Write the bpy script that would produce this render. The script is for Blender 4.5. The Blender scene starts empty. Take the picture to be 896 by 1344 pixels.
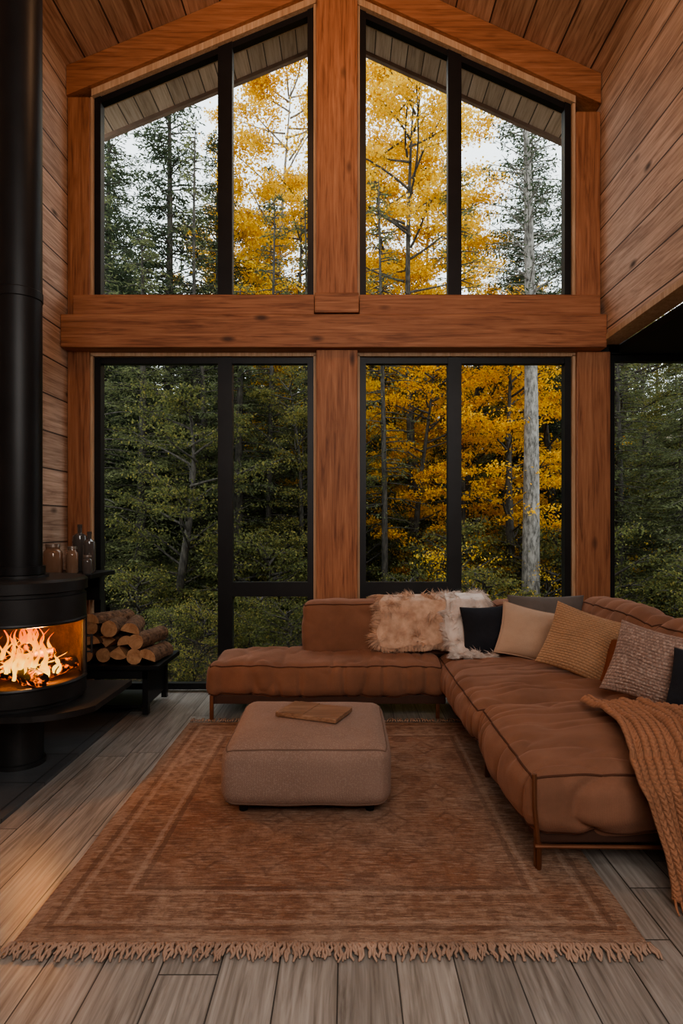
import bpy, bmesh, math, random
import numpy as np
from mathutils import Vector, Matrix, Euler, noise as mnoise

random.seed(7); RNG = np.random.default_rng(11)
scene = bpy.context.scene
COL = scene.collection

# ------------------------------------------------------------------ materials
def new_mat(name):
    m = bpy.data.materials.new(name); m.use_nodes = True
    nt = m.node_tree; nt.nodes.clear()
    out = nt.nodes.new('ShaderNodeOutputMaterial')
    b = nt.nodes.new('ShaderNodeBsdfPrincipled')
    nt.links.new(b.outputs[0], out.inputs[0])
    return m, nt, b, out

class NT:
    def __init__(s, nt): s.nt = nt
    def n(s, t, **k):
        nd = s.nt.nodes.new(t)
        for a, v in k.items(): setattr(nd, a, v)
        return nd
    def link(s, a, b): s.nt.links.new(a, b)
    def setin(s, sock, v):
        if hasattr(v, 'is_linked') or isinstance(v, bpy.types.NodeSocket): s.link(v, sock)
        else: sock.default_value = v
    def math(s, op, a, b=0.0, c=None, clamp=False):
        nd = s.n('ShaderNodeMath', operation=op); nd.use_clamp = clamp
        s.setin(nd.inputs[0], a); s.setin(nd.inputs[1], b)
        if c is not None: s.setin(nd.inputs[2], c)
        return nd.outputs[0]
    def mix(s, f, a, b, blend='MIX'):
        nd = s.n('ShaderNodeMix', data_type='RGBA', blend_type=blend)
        s.setin(nd.inputs[0], f); s.setin(nd.inputs[6], a); s.setin(nd.inputs[7], b)
        return nd.outputs[2]
    def ramp(s, f, stops, interp='LINEAR'):
        nd = s.n('ShaderNodeValToRGB'); cr = nd.color_ramp; cr.interpolation = interp
        while len(cr.elements) < len(stops): cr.elements.new(0.5)
        for e, (p, c) in zip(cr.elements, stops):
            e.position = p; e.color = c if len(c) == 4 else (*c, 1)
        s.link(f, nd.inputs[0]); return nd.outputs[0]
    def noise(s, vec, scale=5, detail=4, rough=0.55, dist=0.0):
        nd = s.n('ShaderNodeTexNoise'); nd.inputs['Scale'].default_value = scale
        nd.inputs['Detail'].default_value = detail; nd.inputs['Roughness'].default_value = rough
        nd.inputs['Distortion'].default_value = dist
        if vec is not None: s.link(vec, nd.inputs['Vector'])
        return nd.outputs[0]
    def comb(s, x, y, z):
        nd = s.n('ShaderNodeCombineXYZ')
        for i, v in enumerate((x, y, z)): s.setin(nd.inputs[i], v)
        return nd.outputs[0]
    def bump(s, h, strength=0.3, dist=0.01, normal=None):
        nd = s.n('ShaderNodeBump'); nd.inputs['Strength'].default_value = strength
        nd.inputs['Distance'].default_value = dist; s.link(h, nd.inputs['Height'])
        if normal is not None: s.link(normal, nd.inputs['Normal'])
        return nd.outputs[0]

def C4(c): return (*c, 1)

def wood_mat(name, along, across, width, base, dark, light, seam=0.012, length=0, rough=0.6,
             vary=0.5, knots=0.6, seamdark=0.25, gscale=1.0, wander=1.2, spread=0.14):
    """Board material in room coordinates. along / across are axis letters."""
    m, nt, b, out = new_mat(name); N = NT(nt)
    geo = N.n('ShaderNodeNewGeometry'); sp = N.n('ShaderNodeSeparateXYZ'); N.link(geo.outputs['Position'], sp.inputs[0])
    ax = {'X': sp.outputs[0], 'Y': sp.outputs[1], 'Z': sp.outputs[2]}
    u = ax[across]; v = ax[along]; w = ax[[a for a in 'XYZ' if a not in (along, across)][0]]
    ud = N.math('DIVIDE', N.math('ADD', u, 20.03), width)
    idx = N.math('FLOOR', ud); fr = N.math('FRACT', ud)
    wn = N.n('ShaderNodeTexWhiteNoise', noise_dimensions='1D'); N.link(idx, wn.inputs['W'])
    rnd = wn.outputs['Value']
    e = N.math('MINIMUM', fr, N.math('SUBTRACT', 1.0, fr))
    seammask = N.math('LESS_THAN', e, seam / width * 0.5)
    if length:
        vd = N.math('DIVIDE', N.math('ADD', v, N.math('ADD', N.math('MULTIPLY', rnd, 7.3), 30.0)), length)
        vi = N.math('FLOOR', vd); vf = N.math('FRACT', vd)
        e2 = N.math('MINIMUM', vf, N.math('SUBTRACT', 1.0, vf))
        seammask = N.math('MAXIMUM', seammask, N.math('LESS_THAN', e2, seam / length * 0.5))
        wn2 = N.n('ShaderNodeTexWhiteNoise', noise_dimensions='2D'); N.link(N.comb(idx, vi, 0.0), wn2.inputs['Vector'])
        rnd = wn2.outputs['Value']
    off = N.math('MULTIPLY', rnd, 13.7)
    g = gscale
    vec = N.comb(N.math('ADD', N.math('MULTIPLY', v, 0.9*g), off), N.math('MULTIPLY', u, 11*g), N.math('MULTIPLY', w, 11*g))
    n1 = N.noise(vec, 1.6, 6, 0.6, wander)
    vec2 = N.comb(N.math('ADD', N.math('MULTIPLY', v, 2.5*g), off), N.math('MULTIPLY', u, 70*g), N.math('MULTIPLY', w, 70*g))
    n2 = N.noise(vec2, 1.0, 3, 0.6, 0.3)
    f = N.math('ADD', N.math('MULTIPLY', n1, 0.6), N.math('MULTIPLY', n2, 0.4))
    col = N.ramp(f, [(0.5-spread, C4(dark)), (0.5, C4(base)), (0.5+spread, C4(light))])
    val = N.math('ADD', 1.0 - vary*0.5, N.math('MULTIPLY', rnd, vary))
    col = N.mix(1.0, col, N.comb(val, val, val), 'MULTIPLY')
    # knots
    vo = N.n('ShaderNodeTexVoronoi'); vo.inputs['Scale'].default_value = 1.0
    N.link(N.comb(N.math('ADD', N.math('MULTIPLY', v, 1.7), off), N.math('MULTIPLY', u, 4.0), N.math('MULTIPLY', w, 4.0)), vo.inputs['Vector'])
    kn = N.ramp(vo.outputs['Distance'], [(0.04, (1, 1, 1, 1)), (0.14, (0, 0, 0, 1))])
    col = N.mix(N.math('MULTIPLY', kn, knots), col, C4([c*0.35 for c in dark]))
    col = N.mix(seammask, col, C4([c*seamdark for c in dark]))
    N.link(col, b.inputs['Base Color'])
    b.inputs['Roughness'].default_value = rough
    h = N.math('SUBTRACT', N.math('MULTIPLY', f, 0.35), seammask)
    N.link(N.bump(h, 0.5, 0.006), b.inputs['Normal'])
    return m

def simple_mat(name, col, rough=0.6, metal=0.0, var=0.15, scale=8, bump=0.0, bscale=60, sheen=0.0, coat=0.0):
    m, nt, b, out = new_mat(name); N = NT(nt)
    tc = N.n('ShaderNodeTexCoord')
    n1 = N.noise(tc.outputs['Object'], scale, 4)
    c0 = [max(0, c*(1-var)) for c in col]; c1 = [min(1, c*(1+var)) for c in col]
    N.link(N.ramp(n1, [(0.3, C4(c0)), (0.7, C4(c1))]), b.inputs['Base Color'])
    b.inputs['Roughness'].default_value = rough; b.inputs['Metallic'].default_value = metal
    if coat: b.inputs['Coat Weight'].default_value = coat
    if bump:
        n2 = N.noise(tc.outputs['Object'], bscale, 3)
        N.link(N.bump(n2, bump, 0.004), b.inputs['Normal'])
    return m

def fabric_mat(name, col, weave=450, var=0.2, sheen=0.3, bump=0.35, col2=None, fleck=0.0, rough=0.85, crease=2.0):
    m, nt, b, out = new_mat(name); N = NT(nt)
    tc = N.n('ShaderNodeTexCoord'); o = tc.outputs['Object']
    sp = N.n('ShaderNodeSeparateXYZ'); N.link(o, sp.inputs[0])
    big = N.noise(o, 3.0, 5, 0.6)
    fine = N.noise(o, weave*0.5, 2, 0.5)
    wx = N.math('SINE', N.math('MULTIPLY', N.math('ADD', sp.outputs[0], sp.outputs[2]), weave*2))
    wy = N.math('SINE', N.math('MULTIPLY', N.math('ADD', sp.outputs[1], sp.outputs[2]), weave*2))
    wv = N.math('MULTIPLY', wx, wy)
    c0 = [c*(1-var) for c in col]; c1 = [min(1, c*(1+var)) for c in col]
    c = N.ramp(big, [(0.3, C4(c0)), (0.7, C4(c1))])
    if col2 is not None:
        c = N.mix(N.math('MULTIPLY', N.ramp(fine, [(0.5, (0, 0, 0, 1)), (0.62, (1, 1, 1, 1))]), fleck), c, C4(col2))
    c = N.mix(N.math('MULTIPLY', N.math('ADD', fine, -0.2), 0.35), c, C4([x*0.6 for x in col]))
    # knitted / woven surfaces: shade in the yarn valleys is painted into the colour
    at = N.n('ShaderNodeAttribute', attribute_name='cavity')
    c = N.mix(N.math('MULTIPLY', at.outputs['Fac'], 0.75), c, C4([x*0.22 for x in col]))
    N.link(c, b.inputs['Base Color'])
    b.inputs['Roughness'].default_value = rough; b.inputs['Specular IOR Level'].default_value = 0.2
    b.inputs['Sheen Weight'].default_value = sheen; b.inputs['Sheen Roughness'].default_value = 0.4
    b.inputs['Sheen Tint'].default_value = C4([min(1, x*1.6+0.08) for x in col])
    h = N.math('ADD', N.math('MULTIPLY', wv, 0.3), N.math('ADD', fine, N.math('MULTIPLY', N.noise(o, 14, 4), crease)))
    N.link(N.bump(h, bump, 0.004), b.inputs['Normal'])
    return m

def leaf_mat(name, c0, c1, c2, transl=0.4):
    m = bpy.data.materials.new(name); m.use_nodes = True; nt = m.node_tree; nt.nodes.clear(); N = NT(nt)
    out = N.n('ShaderNodeOutputMaterial')
    at = N.n('ShaderNodeAttribute', attribute_name='rnd')
    oi = N.n('ShaderNodeObjectInfo')
    f = N.math('ADD', N.math('MULTIPLY', at.outputs['Fac'], 0.75), N.math('MULTIPLY', oi.outputs['Random'], 0.25))
    c = N.ramp(f, [(0.1, C4(c0)), (0.5, C4(c1)), (0.95, C4(c2))])
    d = N.n('ShaderNodeBsdfDiffuse'); t = N.n('ShaderNodeBsdfTranslucent'); mx = N.n('ShaderNodeMixShader')
    N.link(c, d.inputs[0]); N.link(c, t.inputs[0]); mx.inputs[0].default_value = transl
    N.link(d.outputs[0], mx.inputs[1]); N.link(t.outputs[0], mx.inputs[2]); N.link(mx.outputs[0], out.inputs[0])
    return m

# ------------------------------------------------------------------ mesh builder
class MB:
    def __init__(s): s.v = []; s.f = []; s.m = []; s.cav = None
    def add(s, verts, faces, mi=0):
        o = len(s.v); s.v.extend([tuple(v) for v in verts])
        for f in faces: s.f.append(tuple(i+o for i in f)); s.m.append(mi)
    def box(s, x0, x1, y0, y1, z0, z1, mi=0, bev=0.0, mat=None):
        if bev:
            x0, x1 = min(x0, x1), max(x0, x1)
            bm = bmesh.new(); bmesh.ops.create_cube(bm, size=1)
            for v in bm.verts:
                v.co = Vector((x0 + (v.co.x+.5)*(x1-x0), y0 + (v.co.y+.5)*(y1-y0), z0 + (v.co.z+.5)*(z1-z0)))
            bmesh.ops.bevel(bm, geom=bm.edges[:], offset=bev, segments=2, affect='EDGES', profile=0.7)
            bm.verts.index_update()
            vs = [v.co.copy() for v in bm.verts]; fs = [[v.index for v in f.verts] for f in bm.faces]; bm.free()
        else:
            vs = [Vector(p) for p in ((x0,y0,z0),(x1,y0,z0),(x1,y1,z0),(x0,y1,z0),(x0,y0,z1),(x1,y0,z1),(x1,y1,z1),(x0,y1,z1))]
            fs = [(0,3,2,1),(4,5,6,7),(0,1,5,4),(1,2,6,5),(2,3,7,6),(3,0,4,7)]
        if mat is not None: vs = [mat @ v for v in vs]
        s.add(vs, fs, mi)
    def prism_y(s, poly, y0, y1, mi=0):
        n = len(poly)
        vs = [(x, y0, z) for x, z in poly] + [(x, y1, z) for x, z in poly]
        fs = [tuple(range(n)), tuple(range(2*n-1, n-1, -1))] + [((i+1) % n, i, i+n, (i+1) % n+n) for i in range(n)]
        s.add(vs, fs, mi)
    def prism_z(s, poly, z0, z1, mi=0):
        n = len(poly)
        vs = [(x, y, z0) for x, y in poly] + [(x, y, z1) for x, y in poly]
        fs = [tuple(range(n-1, -1, -1)), tuple(range(n, 2*n))] + [(i, (i+1) % n, (i+1) % n+n, i+n) for i in range(n)]
        s.add(vs, fs, mi)
    def tube(s, pts, r, seg=8, mi=0, closed=False, cap=True):
        pts = [Vector(p) for p in pts]; n = len(pts)
        rr = r if isinstance(r, (list, tuple)) else [r]*n
        vs = []; up = Vector((0, 0, 1)); last = None
        for i, p in enumerate(pts):
            if closed: t = pts[(i+1) % n] - pts[i-1]
            else: t = pts[min(i+1, n-1)] - pts[max(i-1, 0)]
            if t.length < 1e-9: t = Vector((0, 0, 1))
            t.normalize()
            if last is None:
                a = up if abs(t.z) < 0.9 else Vector((1, 0, 0))
                x = t.cross(a).normalized()
            else:
                x = (last - t*last.dot(t)).normalized()
            last = x; y = t.cross(x)
            for k in range(seg):
                an = 2*math.pi*k/seg
                vs.append(p + (x*math.cos(an) + y*math.sin(an))*rr[i])
        fs = []
        for i in range(n if closed else n-1):
            j = (i+1) % n
            for k in range(seg):
                k2 = (k+1) % seg
                fs.append((i*seg+k, i*seg+k2, j*seg+k2, j*seg+k))
        if cap and not closed:
            fs.append(tuple(range(seg-1, -1, -1))); fs.append(tuple((n-1)*seg+k for k in range(seg)))
        s.add(vs, fs, mi)
    def lathe(s, prof, seg=48, mi=0, c=(0, 0), a0=0, a1=360):
        full = abs(a1-a0) >= 359.9; vs = []; fs = []; ns = seg if full else seg+1; n = len(prof)
        for i in range(ns):
            a = math.radians(a0 + (a1-a0)*i/seg)
            for r, z in prof: vs.append((c[0]+r*math.cos(a), c[1]+r*math.sin(a), z))
        for i in range(seg):
            j = (i+1) % ns
            for k in range(n-1): fs.append((i*n+k, j*n+k, j*n+k+1, i*n+k+1))
        s.add(vs, fs, mi)
    def grid(s, fn, nu, nv, mi=0, flip=False):
        vs = [fn(i/nu, j/nv) for j in range(nv+1) for i in range(nu+1)]
        if len(vs[0]) == 4:
            if s.cav is None: s.cav = []
            s.cav += [0.0]*(len(s.v)-len(s.cav)); s.cav += [v[3] for v in vs]; vs = [v[:3] for v in vs]
        fs = []
        for j in range(nv):
            for i in range(nu):
                a = j*(nu+1)+i; q = (a, a+1, a+nu+2, a+nu+1)
                fs.append(q[::-1] if flip else q)
        s.add(vs, fs, mi)
    def obj(s, name, mats, parent=None, smooth=False, origin=None, mat=None, merge=False, angle=None):
        vs = [Vector(v) for v in s.v]
        if mat is not None: vs = [mat @ v for v in vs]
        if origin is None and parent is None:
            a = np.array([v[:] for v in vs]); lo = a.min(0); hi = a.max(0)
            origin = ((lo[0]+hi[0])/2, (lo[1]+hi[1])/2, lo[2])
        if origin is None: origin = parent.location if parent else (0, 0, 0)
        o = Vector(origin)
        me = bpy.data.meshes.new(name); me.from_pydata([tuple(v-o) for v in vs], [], s.f)
        if not isinstance(mats, (list, tuple)): mats = [mats]
        for m in mats: me.materials.append(m)
        me.polygons.foreach_set('material_index', s.m)
        if s.cav is not None:
            at = me.attributes.new('cavity', 'FLOAT', 'POINT'); at.data.foreach_set('value', s.cav + [0.0]*(len(s.v)-len(s.cav)))
        if merge:
            bm = bmesh.new(); bm.from_mesh(me); bmesh.ops.remove_doubles(bm, verts=bm.verts[:], dist=1e-5)
            bmesh.ops.recalc_face_normals(bm, faces=bm.faces[:]); bm.to_mesh(me); bm.free()
        if smooth: me.polygons.foreach_set('use_smooth', [True]*len(me.polygons))
        me.update()
        if angle: me.set_sharp_from_angle(angle=math.radians(angle))
        ob = bpy.data.objects.new(name, me); COL.objects.link(ob)
        if parent:
            ob.parent = parent; ob.location = o - Vector(parent.location)
        else: ob.location = o
        return ob

def empty(name, loc):
    e = bpy.data.objects.new(name, None); e.location = loc; e.empty_display_size = 0.2
    COL.objects.link(e); return e

def rbox_verts(w, d, h, r, step=0.02, bulge=0.0, wr=0.0, seed=0, sag=None, fold=None):
    hx, hy, hz = w/2, d/2, h/2; V = {}; vs = []; fs = []
    def key(p):
        k = (round(p[0], 5), round(p[1], 5), round(p[2], 5))
        if k not in V: V[k] = len(vs); vs.append(Vector(p))
        return V[k]
    ns = [max(4, int(round(q/step))) for q in (w, d, h)]
    H = (hx, hy, hz)
    for ax in range(3):
        a, b = (ax+1) % 3, (ax+2) % 3
        for sg in (-1, 1):
            for i in range(ns[a]):
                for j in range(ns[b]):
                    q = []
                    for di, dj in ((0,0),(1,0),(1,1),(0,1)):
                        p = [0, 0, 0]; p[ax] = sg*H[ax]
                        p[a] = -H[a] + 2*H[a]*(i+di)/ns[a]; p[b] = -H[b] + 2*H[b]*(j+dj)/ns[b]
                        q.append(key(p))
                    fs.append(q if sg > 0 else q[::-1])
    return [soft(p, hx, hy, hz, r, bulge, wr, seed, fold) for p in vs], fs
def soft(p, hx, hy, hz, r, bulge, wr, seed, fold=None):
    r = min(r, hx, hy, hz)
    inn = Vector((max(-hx+r, min(hx-r, p.x)), max(-hy+r, min(hy-r, p.y)), max(-hz+r, min(hz-r, p.z))))
    d = p - inn
    if d.length > 1e-8: q = inn + d.normalized()*r
    else: q = p.copy()
    nx, ny, nz = q.x/hx, q.y/hy, q.z/hz
    fx, fy, fz = max(0, 1-nx*nx), max(0, 1-ny*ny), max(0, 1-nz*nz)
    q.z += bulge*nz*(fx**.6)*(fy**.6)
    q.x += bulge*.5*nx*(fz**.6)*(fy**.3); q.y += bulge*.5*ny*(fz**.6)*(fx**.3)
    if wr:
        n = (p if d.length < 1e-8 else d).normalized()
        v = mnoise.fractal(Vector((q.x*3+seed, q.y*3, q.z*3)), 1.0, 2.0, 2)
        q += n*wr*v*.7
        if fold:
            # soft gathers that start at the seams and fade into the cushion
            wv = Vector((q.x*fold[0]+seed, q.y*fold[1], q.z*fold[2]+seed))
            wv += mnoise.noise_vector(wv*.4)*.5
            c = max(0, 1-abs(mnoise.noise(wv))*2.8)
            edge = .4+.6*max(abs(nx)**3, abs(ny)**3)
            q -= n*wr*.9*c*c*edge
    return q
def piping_path(w, d, h, r, top=True, n=24, **k):
    hx, hy, hz = w/2, d/2, h/2
    zs = hz if top else -hz
    P = []
    for i in range(n): P.append((-hx+2*hx*i/n, -hy))
    for i in range(n): P.append((hx, -hy+2*hy*i/n))
    for i in range(n): P.append((hx-2*hx*i/n, hy))
    for i in range(n): P.append((-hx, hy-2*hy*i/n))
    return [soft(Vector((x, y, zs)), hx, hy, hz, r, k.get('bulge', 0), k.get('wr', 0), k.get('seed', 0), k.get('fold')) for x, y in P]

# ------------------------------------------------------------------ palette
TB = ((0.34,0.145,0.072), (0.17,0.062,0.03), (0.45,0.215,0.115))
M_post = wood_mat('orange_timber_vertical', 'Z', 'X', 3.0, *TB, seam=0.0, vary=0.1, knots=0.9, rough=0.6, spread=.14)
M_beam = wood_mat('orange_timber_horizontal', 'X', 'Z', 3.0, *TB, seam=0.0, vary=0.1, knots=0.9, rough=0.6, spread=.14)
M_trim = wood_mat('light_pine_trim', 'Z', 'X', 5.0, (0.52,0.35,0.22), (0.40,0.25,0.15), (0.62,0.45,0.31), seam=0.0, vary=0.1, knots=0.2)
M_wallR = wood_mat('pine_wall_boards', 'Y', 'Z', 0.31, (0.47,0.33,0.245), (0.27,0.17,0.12), (0.62,0.46,0.36), seam=0.013, vary=0.28, knots=1.0, spread=.13, rough=.65)
M_ceil = wood_mat('ceiling_boards', 'Y', 'X', 0.30, (0.40,0.235,0.15), (0.23,0.12,0.07), (0.52,0.33,0.22), seam=0.013, vary=0.25, knots=1.0, spread=.13, rough=.65)
M_soff = wood_mat('soffit_boards', 'Y', 'X', 0.16, (0.62,0.46,0.34), (0.44,0.31,0.22), (0.72,0.57,0.45), seam=0.010, vary=0.35, knots=0.3)
M_floor = wood_mat('floor_planks', 'Y', 'X', 0.2, (0.30,0.275,0.25), (0.17,0.15,0.13), (0.41,0.385,0.36), seam=0.005, length=1.9, rough=0.36, vary=0.40, knots=0.3, seamdark=0.25, wander=2.2, spread=.14)
M_black = simple_mat('black_metal', (0.014,0.015,0.017), 0.45, 0.3, 0.2, 6, 0.1, 40)
M_iron = simple_mat('stove_iron', (0.035,0.036,0.038), 0.42, 0.5, 0.25, 5, 0.15, 120)
M_dark = simple_mat('dark_panel', (0.015,0.014,0.014), 0.8)
M_sofa = fabric_mat('rust_suede', (0.255,0.13,0.085), 300, 0.22, 0.6, 0.25)
M_sofaP = fabric_mat('rust_piping', (0.11,0.05,0.032), 300, 0.1, 0.2, 0.2)
M_bronze = simple_mat('bronze_leg', (0.20,0.085,0.045), 0.45, 0.5)
M_otto = fabric_mat('taupe_weave', (0.29,0.195,0.155), 260, 0.12, 0.25, 0.5, (0.43,0.32,0.265), 0.5)
M_ottoP = fabric_mat('taupe_piping', (0.20,0.13,0.10), 260, 0.1, 0.2, 0.3)

def glass_mat(name, tint, refl):
    m = bpy.data.materials.new(name); m.use_nodes = True; nt = m.node_tree; nt.nodes.clear(); N = NT(nt)
    out = N.n('ShaderNodeOutputMaterial'); t = N.n('ShaderNodeBsdfTransparent'); t.inputs[0].default_value = C4(tint)
    if refl <= 0: N.link(t.outputs[0], out.inputs[0]); return m
    g = N.n('ShaderNodeBsdfGlossy'); g.inputs['Roughness'].default_value = 0.05
    mx = N.n('ShaderNodeMixShader'); mx.inputs[0].default_value = refl
    N.link(t.outputs[0], mx.inputs[1]); N.link(g.outputs[0], mx.inputs[2]); N.link(mx.outputs[0], out.inputs[0])
    return m
M_glass = glass_mat('window_glass', (0.95,0.97,0.96), 0)
M_sglass = glass_mat('stove_glass', (1.0,0.95,0.9), 0.03)

# ------------------------------------------------------------------ room shell
def zc(x):
    return 5.60 + 0.4172*(x+2.5) if x < -0.1 else 6.60 - 0.4527*(x+0.1)

b = MB(); b.box(-2.65, 4.9, -1.6, 5.8, -0.12, 0.0); b.obj('floor', M_floor)
b = MB(); b.box(-2.65, -2.5, -1.6, 5.8, 0.0, 5.6); b.obj('wall_left', M_wallR)
b = MB(); b.box(2.27, 2.42, -1.6, 5.8, 3.17, 5.52); b.obj('wall_right_upper', M_wallR)
b = MB(); b.box(2.255, 2.435, -1.6, 5.595, 3.12, 3.17, bev=0.004); b.obj('trim_1', M_trim)
b = MB(); b.box(4.75, 4.9, -1.6, 5.8, 0.0, 3.12); b.obj('wall_right', M_wallR)
b = MB(); b.box(2.44, 4.75, -1.6, 5.8, 3.05, 3.12); b.obj('ceiling_alcove', M_dark)
b = MB(); b.box(2.35, 4.75, 5.598, 5.8, 3.042, 3.165); b.box(2.27, 2.44, 5.598, 5.8, 3.05, 3.165); b.obj('trim_alcove_header', M_black)
b = MB(); b.prism_y([(-2.65,0.0),(4.9,0.0),(4.9,3.2),(2.42,3.2),(2.42,5.45),(-0.1,6.6),(-2.65,5.5)], -1.75, -1.6); b.obj('wall_rear', M_wallR)
b = MB()
b.prism_y([(-2.9, zc(-2.9)),(-0.1, 6.6),(2.75, zc(2.75)),(2.75, zc(2.75)+0.18),(-0.1, 6.8),(-2.9, zc(-2.9)+0.18)], -1.6, 5.8)
b.obj('ceiling', M_ceil)
b = MB()
b.prism_y([(-3.4, zc(-3.4)-0.02),(-0.1, 6.58),(3.3, zc(3.3)-0.02),(3.3, zc(3.3)+0.2),(-0.1, 6.82),(-3.4, zc(-3.4)+0.2)], 5.81, 6.50)
b.prism_y([(-3.4, zc(-3.4)-0.06),(-0.1, 6.54),(3.3, zc(3.3)-0.06),(3.3, zc(3.3)+0.22),(-0.1, 6.84),(-3.4, zc(-3.4)+0.22)], 6.50, 6.55, 1)
b.obj('roof_overhang', [M_soff, simple_mat('fascia_paint', (0.30,0.21,0.16), 0.7)])

def post(name, x0, x1, y0, z0, z1, mat=M_post, bev=0.008):
    b = MB(); b.box(x0, x1, y0, 5.8, z0, z1, bev=bev); return b.obj(name, mat)
post('trim_post_left', -2.495, -2.30, 5.58, 0.0, 5.33)
post('trim_post_right', 2.05, 2.345, 5.56, 0.0, 3.05)
post('trim_post_right_upper', 2.05, 2.265, 5.58, 3.37, 5.2)
post('trim_post_centre', -0.27, 0.095, 5.50, 0.0, 3.05, bev=0.012)
post('trim_post_centre_upper', -0.27, 0.095, 5.50, 3.53, 6.24, bev=0.012)
b = MB(); b.box(-2.495, 2.265, 5.44, 5.8, 3.055, 3.345, bev=0.014); b.obj('trim_beam', M_beam)
b = MB(); b.box(-2.40, -0.285, 5.47, 5.8, 3.352, 3.525, bev=0.01); b.box(0.11, 2.22, 5.47, 5.8, 3.352, 3.525, bev=0.01)
b.box(-0.28, 0.105, 5.42, 5.8, 3.352, 3.525, bev=0.012); b.obj('trim_sill_beam', M_beam)
def raft(name, off0, off1, y0, mat, xl=-2.495, xr=2.262):
    b = MB()
    b.prism_y([(xl, zc(xl)-off0), (xl, zc(xl)-off1), (-0.1, 6.6-off1), (-0.1, 6.6-off0)], y0, 5.8)
    b.prism_y([(-0.1, 6.6-off0), (-0.1, 6.6-off1), (xr, zc(xr)-off1), (xr, zc(xr)-off0)], y0, 5.8)
    return b.obj(name, mat)
M_raft = wood_mat('orange_timber_rafter', 'X', 'Z', 9.0, *TB, seam=0.0, vary=0.1, knots=0.5, rough=0.5, spread=.17)
raft('trim_rafter', 0.005, 0.27, 5.56, M_raft)
raft('trim_rafter_reveal', 0.272, 0.335, 5.60, M_trim, -2.29, 2.05)

def window(name, x0, x1, z0, z1=None, mull=(), trans=(), top=None, y0=5.645, y1=5.715):
    b = MB(); fw = 0.055
    zt = (lambda x: z1) if top is None else top
    for xa, xb in [(x0, x0+fw), (x1-fw, x1)] + [(m0, m1) for m0, m1 in mull]:
        b.prism_y([(xa, z0), (xb, z0), (xb, zt(xb)), (xa, zt(xa))], y0-0.01, y1+0.01)
    b.box(x0, x1, y0, y1, z0, z0+fw)
    b.prism_y([(x0, zt(x0)-fw), (x1, zt(x1)-fw), (x1, zt(x1)), (x0, zt(x0))], y0, y1)
    for xa, xb, za, zb in trans: b.box(xa, xb, y0-0.005, y1+0.005, za, zb)
    b.prism_y([(x0+.02, z0+.02), (x1-.02, z0+.02), (x1-.02, zt(x1-.02)-.02), (x0+.02, zt(x0+.02)-.02)], 5.676, 5.684, 1)
    return b.obj(name, [M_black, M_glass])
wt = lambda x: zc(x) - 0.34
window('window_1', -2.275, -0.30, 0.02, 3.02, [(-1.163, -1.034)], [(-1.04, -0.30, 0.86, 0.99)])
window('window_2', 0.118, 2.02, 0.02, 3.02, [(0.912, 1.034)], [(0.118, 0.92, 0.86, 0.99)])
window('window_3', -2.275, -0.30, 3.535, None, [(-1.163, -1.034)], [], wt)
window('window_4', 0.118, 2.02, 3.535, None, [(0.912, 1.034)], [], wt)
window('window_5', 2.36, 4.3, 0.02, 3.04, [(3.25, 3.35)])
b = MB()
for x0, x1 in ((-2.298, -2.277), (-0.298, -0.272), (0.097, 0.116), (2.022, 2.048)):
    b.box(x0, x1, 5.60, 5.8, 0.02, 3.03)
    b.box(x0, x1, 5.60, 5.8, 3.53, min(wt(x0), wt(x1)))
b.box(-2.298, -0.272, 5.60, 5.8, 3.022, 3.052); b.box(0.097, 2.048, 5.60, 5.8, 3.022, 3.052)
b.obj('trim_window_reveals', M_trim)
b = MB(); b.box(4.3, 4.75, 5.6, 5.8, 0, 3.05); b.obj('wall_alcove', M_wallR)

m, nt, bs, out = new_mat('slate_tiles'); N = NT(nt)
g = N.n('ShaderNodeNewGeometry'); br = N.n('ShaderNodeTexBrick'); N.link(g.outputs['Position'], br.inputs['Vector'])
br.offset = 0.0; br.inputs['Scale'].default_value = 1.0; br.inputs['Mortar Size'].default_value = 0.006
br.inputs['Brick Width'].default_value = 0.6; br.inputs['Row Height'].default_value = 0.45
br.inputs['Color1'].default_value = (0.085,0.095,0.105,1); br.inputs['Color2'].default_value = (0.12,0.13,0.138,1); br.inputs['Mortar'].default_value = (0.02,0.02,0.02,1)
nn = N.noise(g.outputs['Position'], 6, 6, 0.65)
N.link(N.mix(nn, br.outputs['Color'], (0.065,0.072,0.08,1)), bs.inputs['Base Color']); bs.inputs['Roughness'].default_value = 0.42
N.link(N.bump(nn, 0.3, 0.01), bs.inputs['Normal'])
b = MB(); b.box(-2.495, -1.74, 2.6, 5.57, 0.0, 0.02, bev=0.003); b.obj('floor_hearth', m)

# ------------------------------------------------------------------ stove
SX, SY = -2.04, 3.90
stove = empty('wood_stove', (SX, SY, 0.02))
R = 0.385; A0, A1 = -82, 16
b = MB()
b.lathe([(0.0,0.02),(0.15,0.02),(0.15,0.045),(0.135,0.05),(0.135,0.36),(0.15,0.37),(0.15,0.388),(0,0.388)], 40, c=(SX, SY))
b.obj('pedestal', M_iron, stove, True, angle=35)
b = MB()
poly = []
for i in range(9):
    a = math.radians(-90 + i*8); poly.append((SX+0.15+0.43*math.cos(a), SY+0.42*math.sin(a)+0.02))
poly = [(-2.44,3.50)] + poly + [(-1.50,4.12),(-1.50,4.36),(-2.44,4.36)]
b.prism_z(poly, 0.39, 0.425); b.obj('hearth_plate', M_iron, stove)
b = MB()
b.lathe([(0,0.426),(R-.02,0.426),(R-.02,0.45),(R,0.455),(R,0.545),(R-.035,0.545),(0,0.545)], 72, c=(SX, SY))
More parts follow.
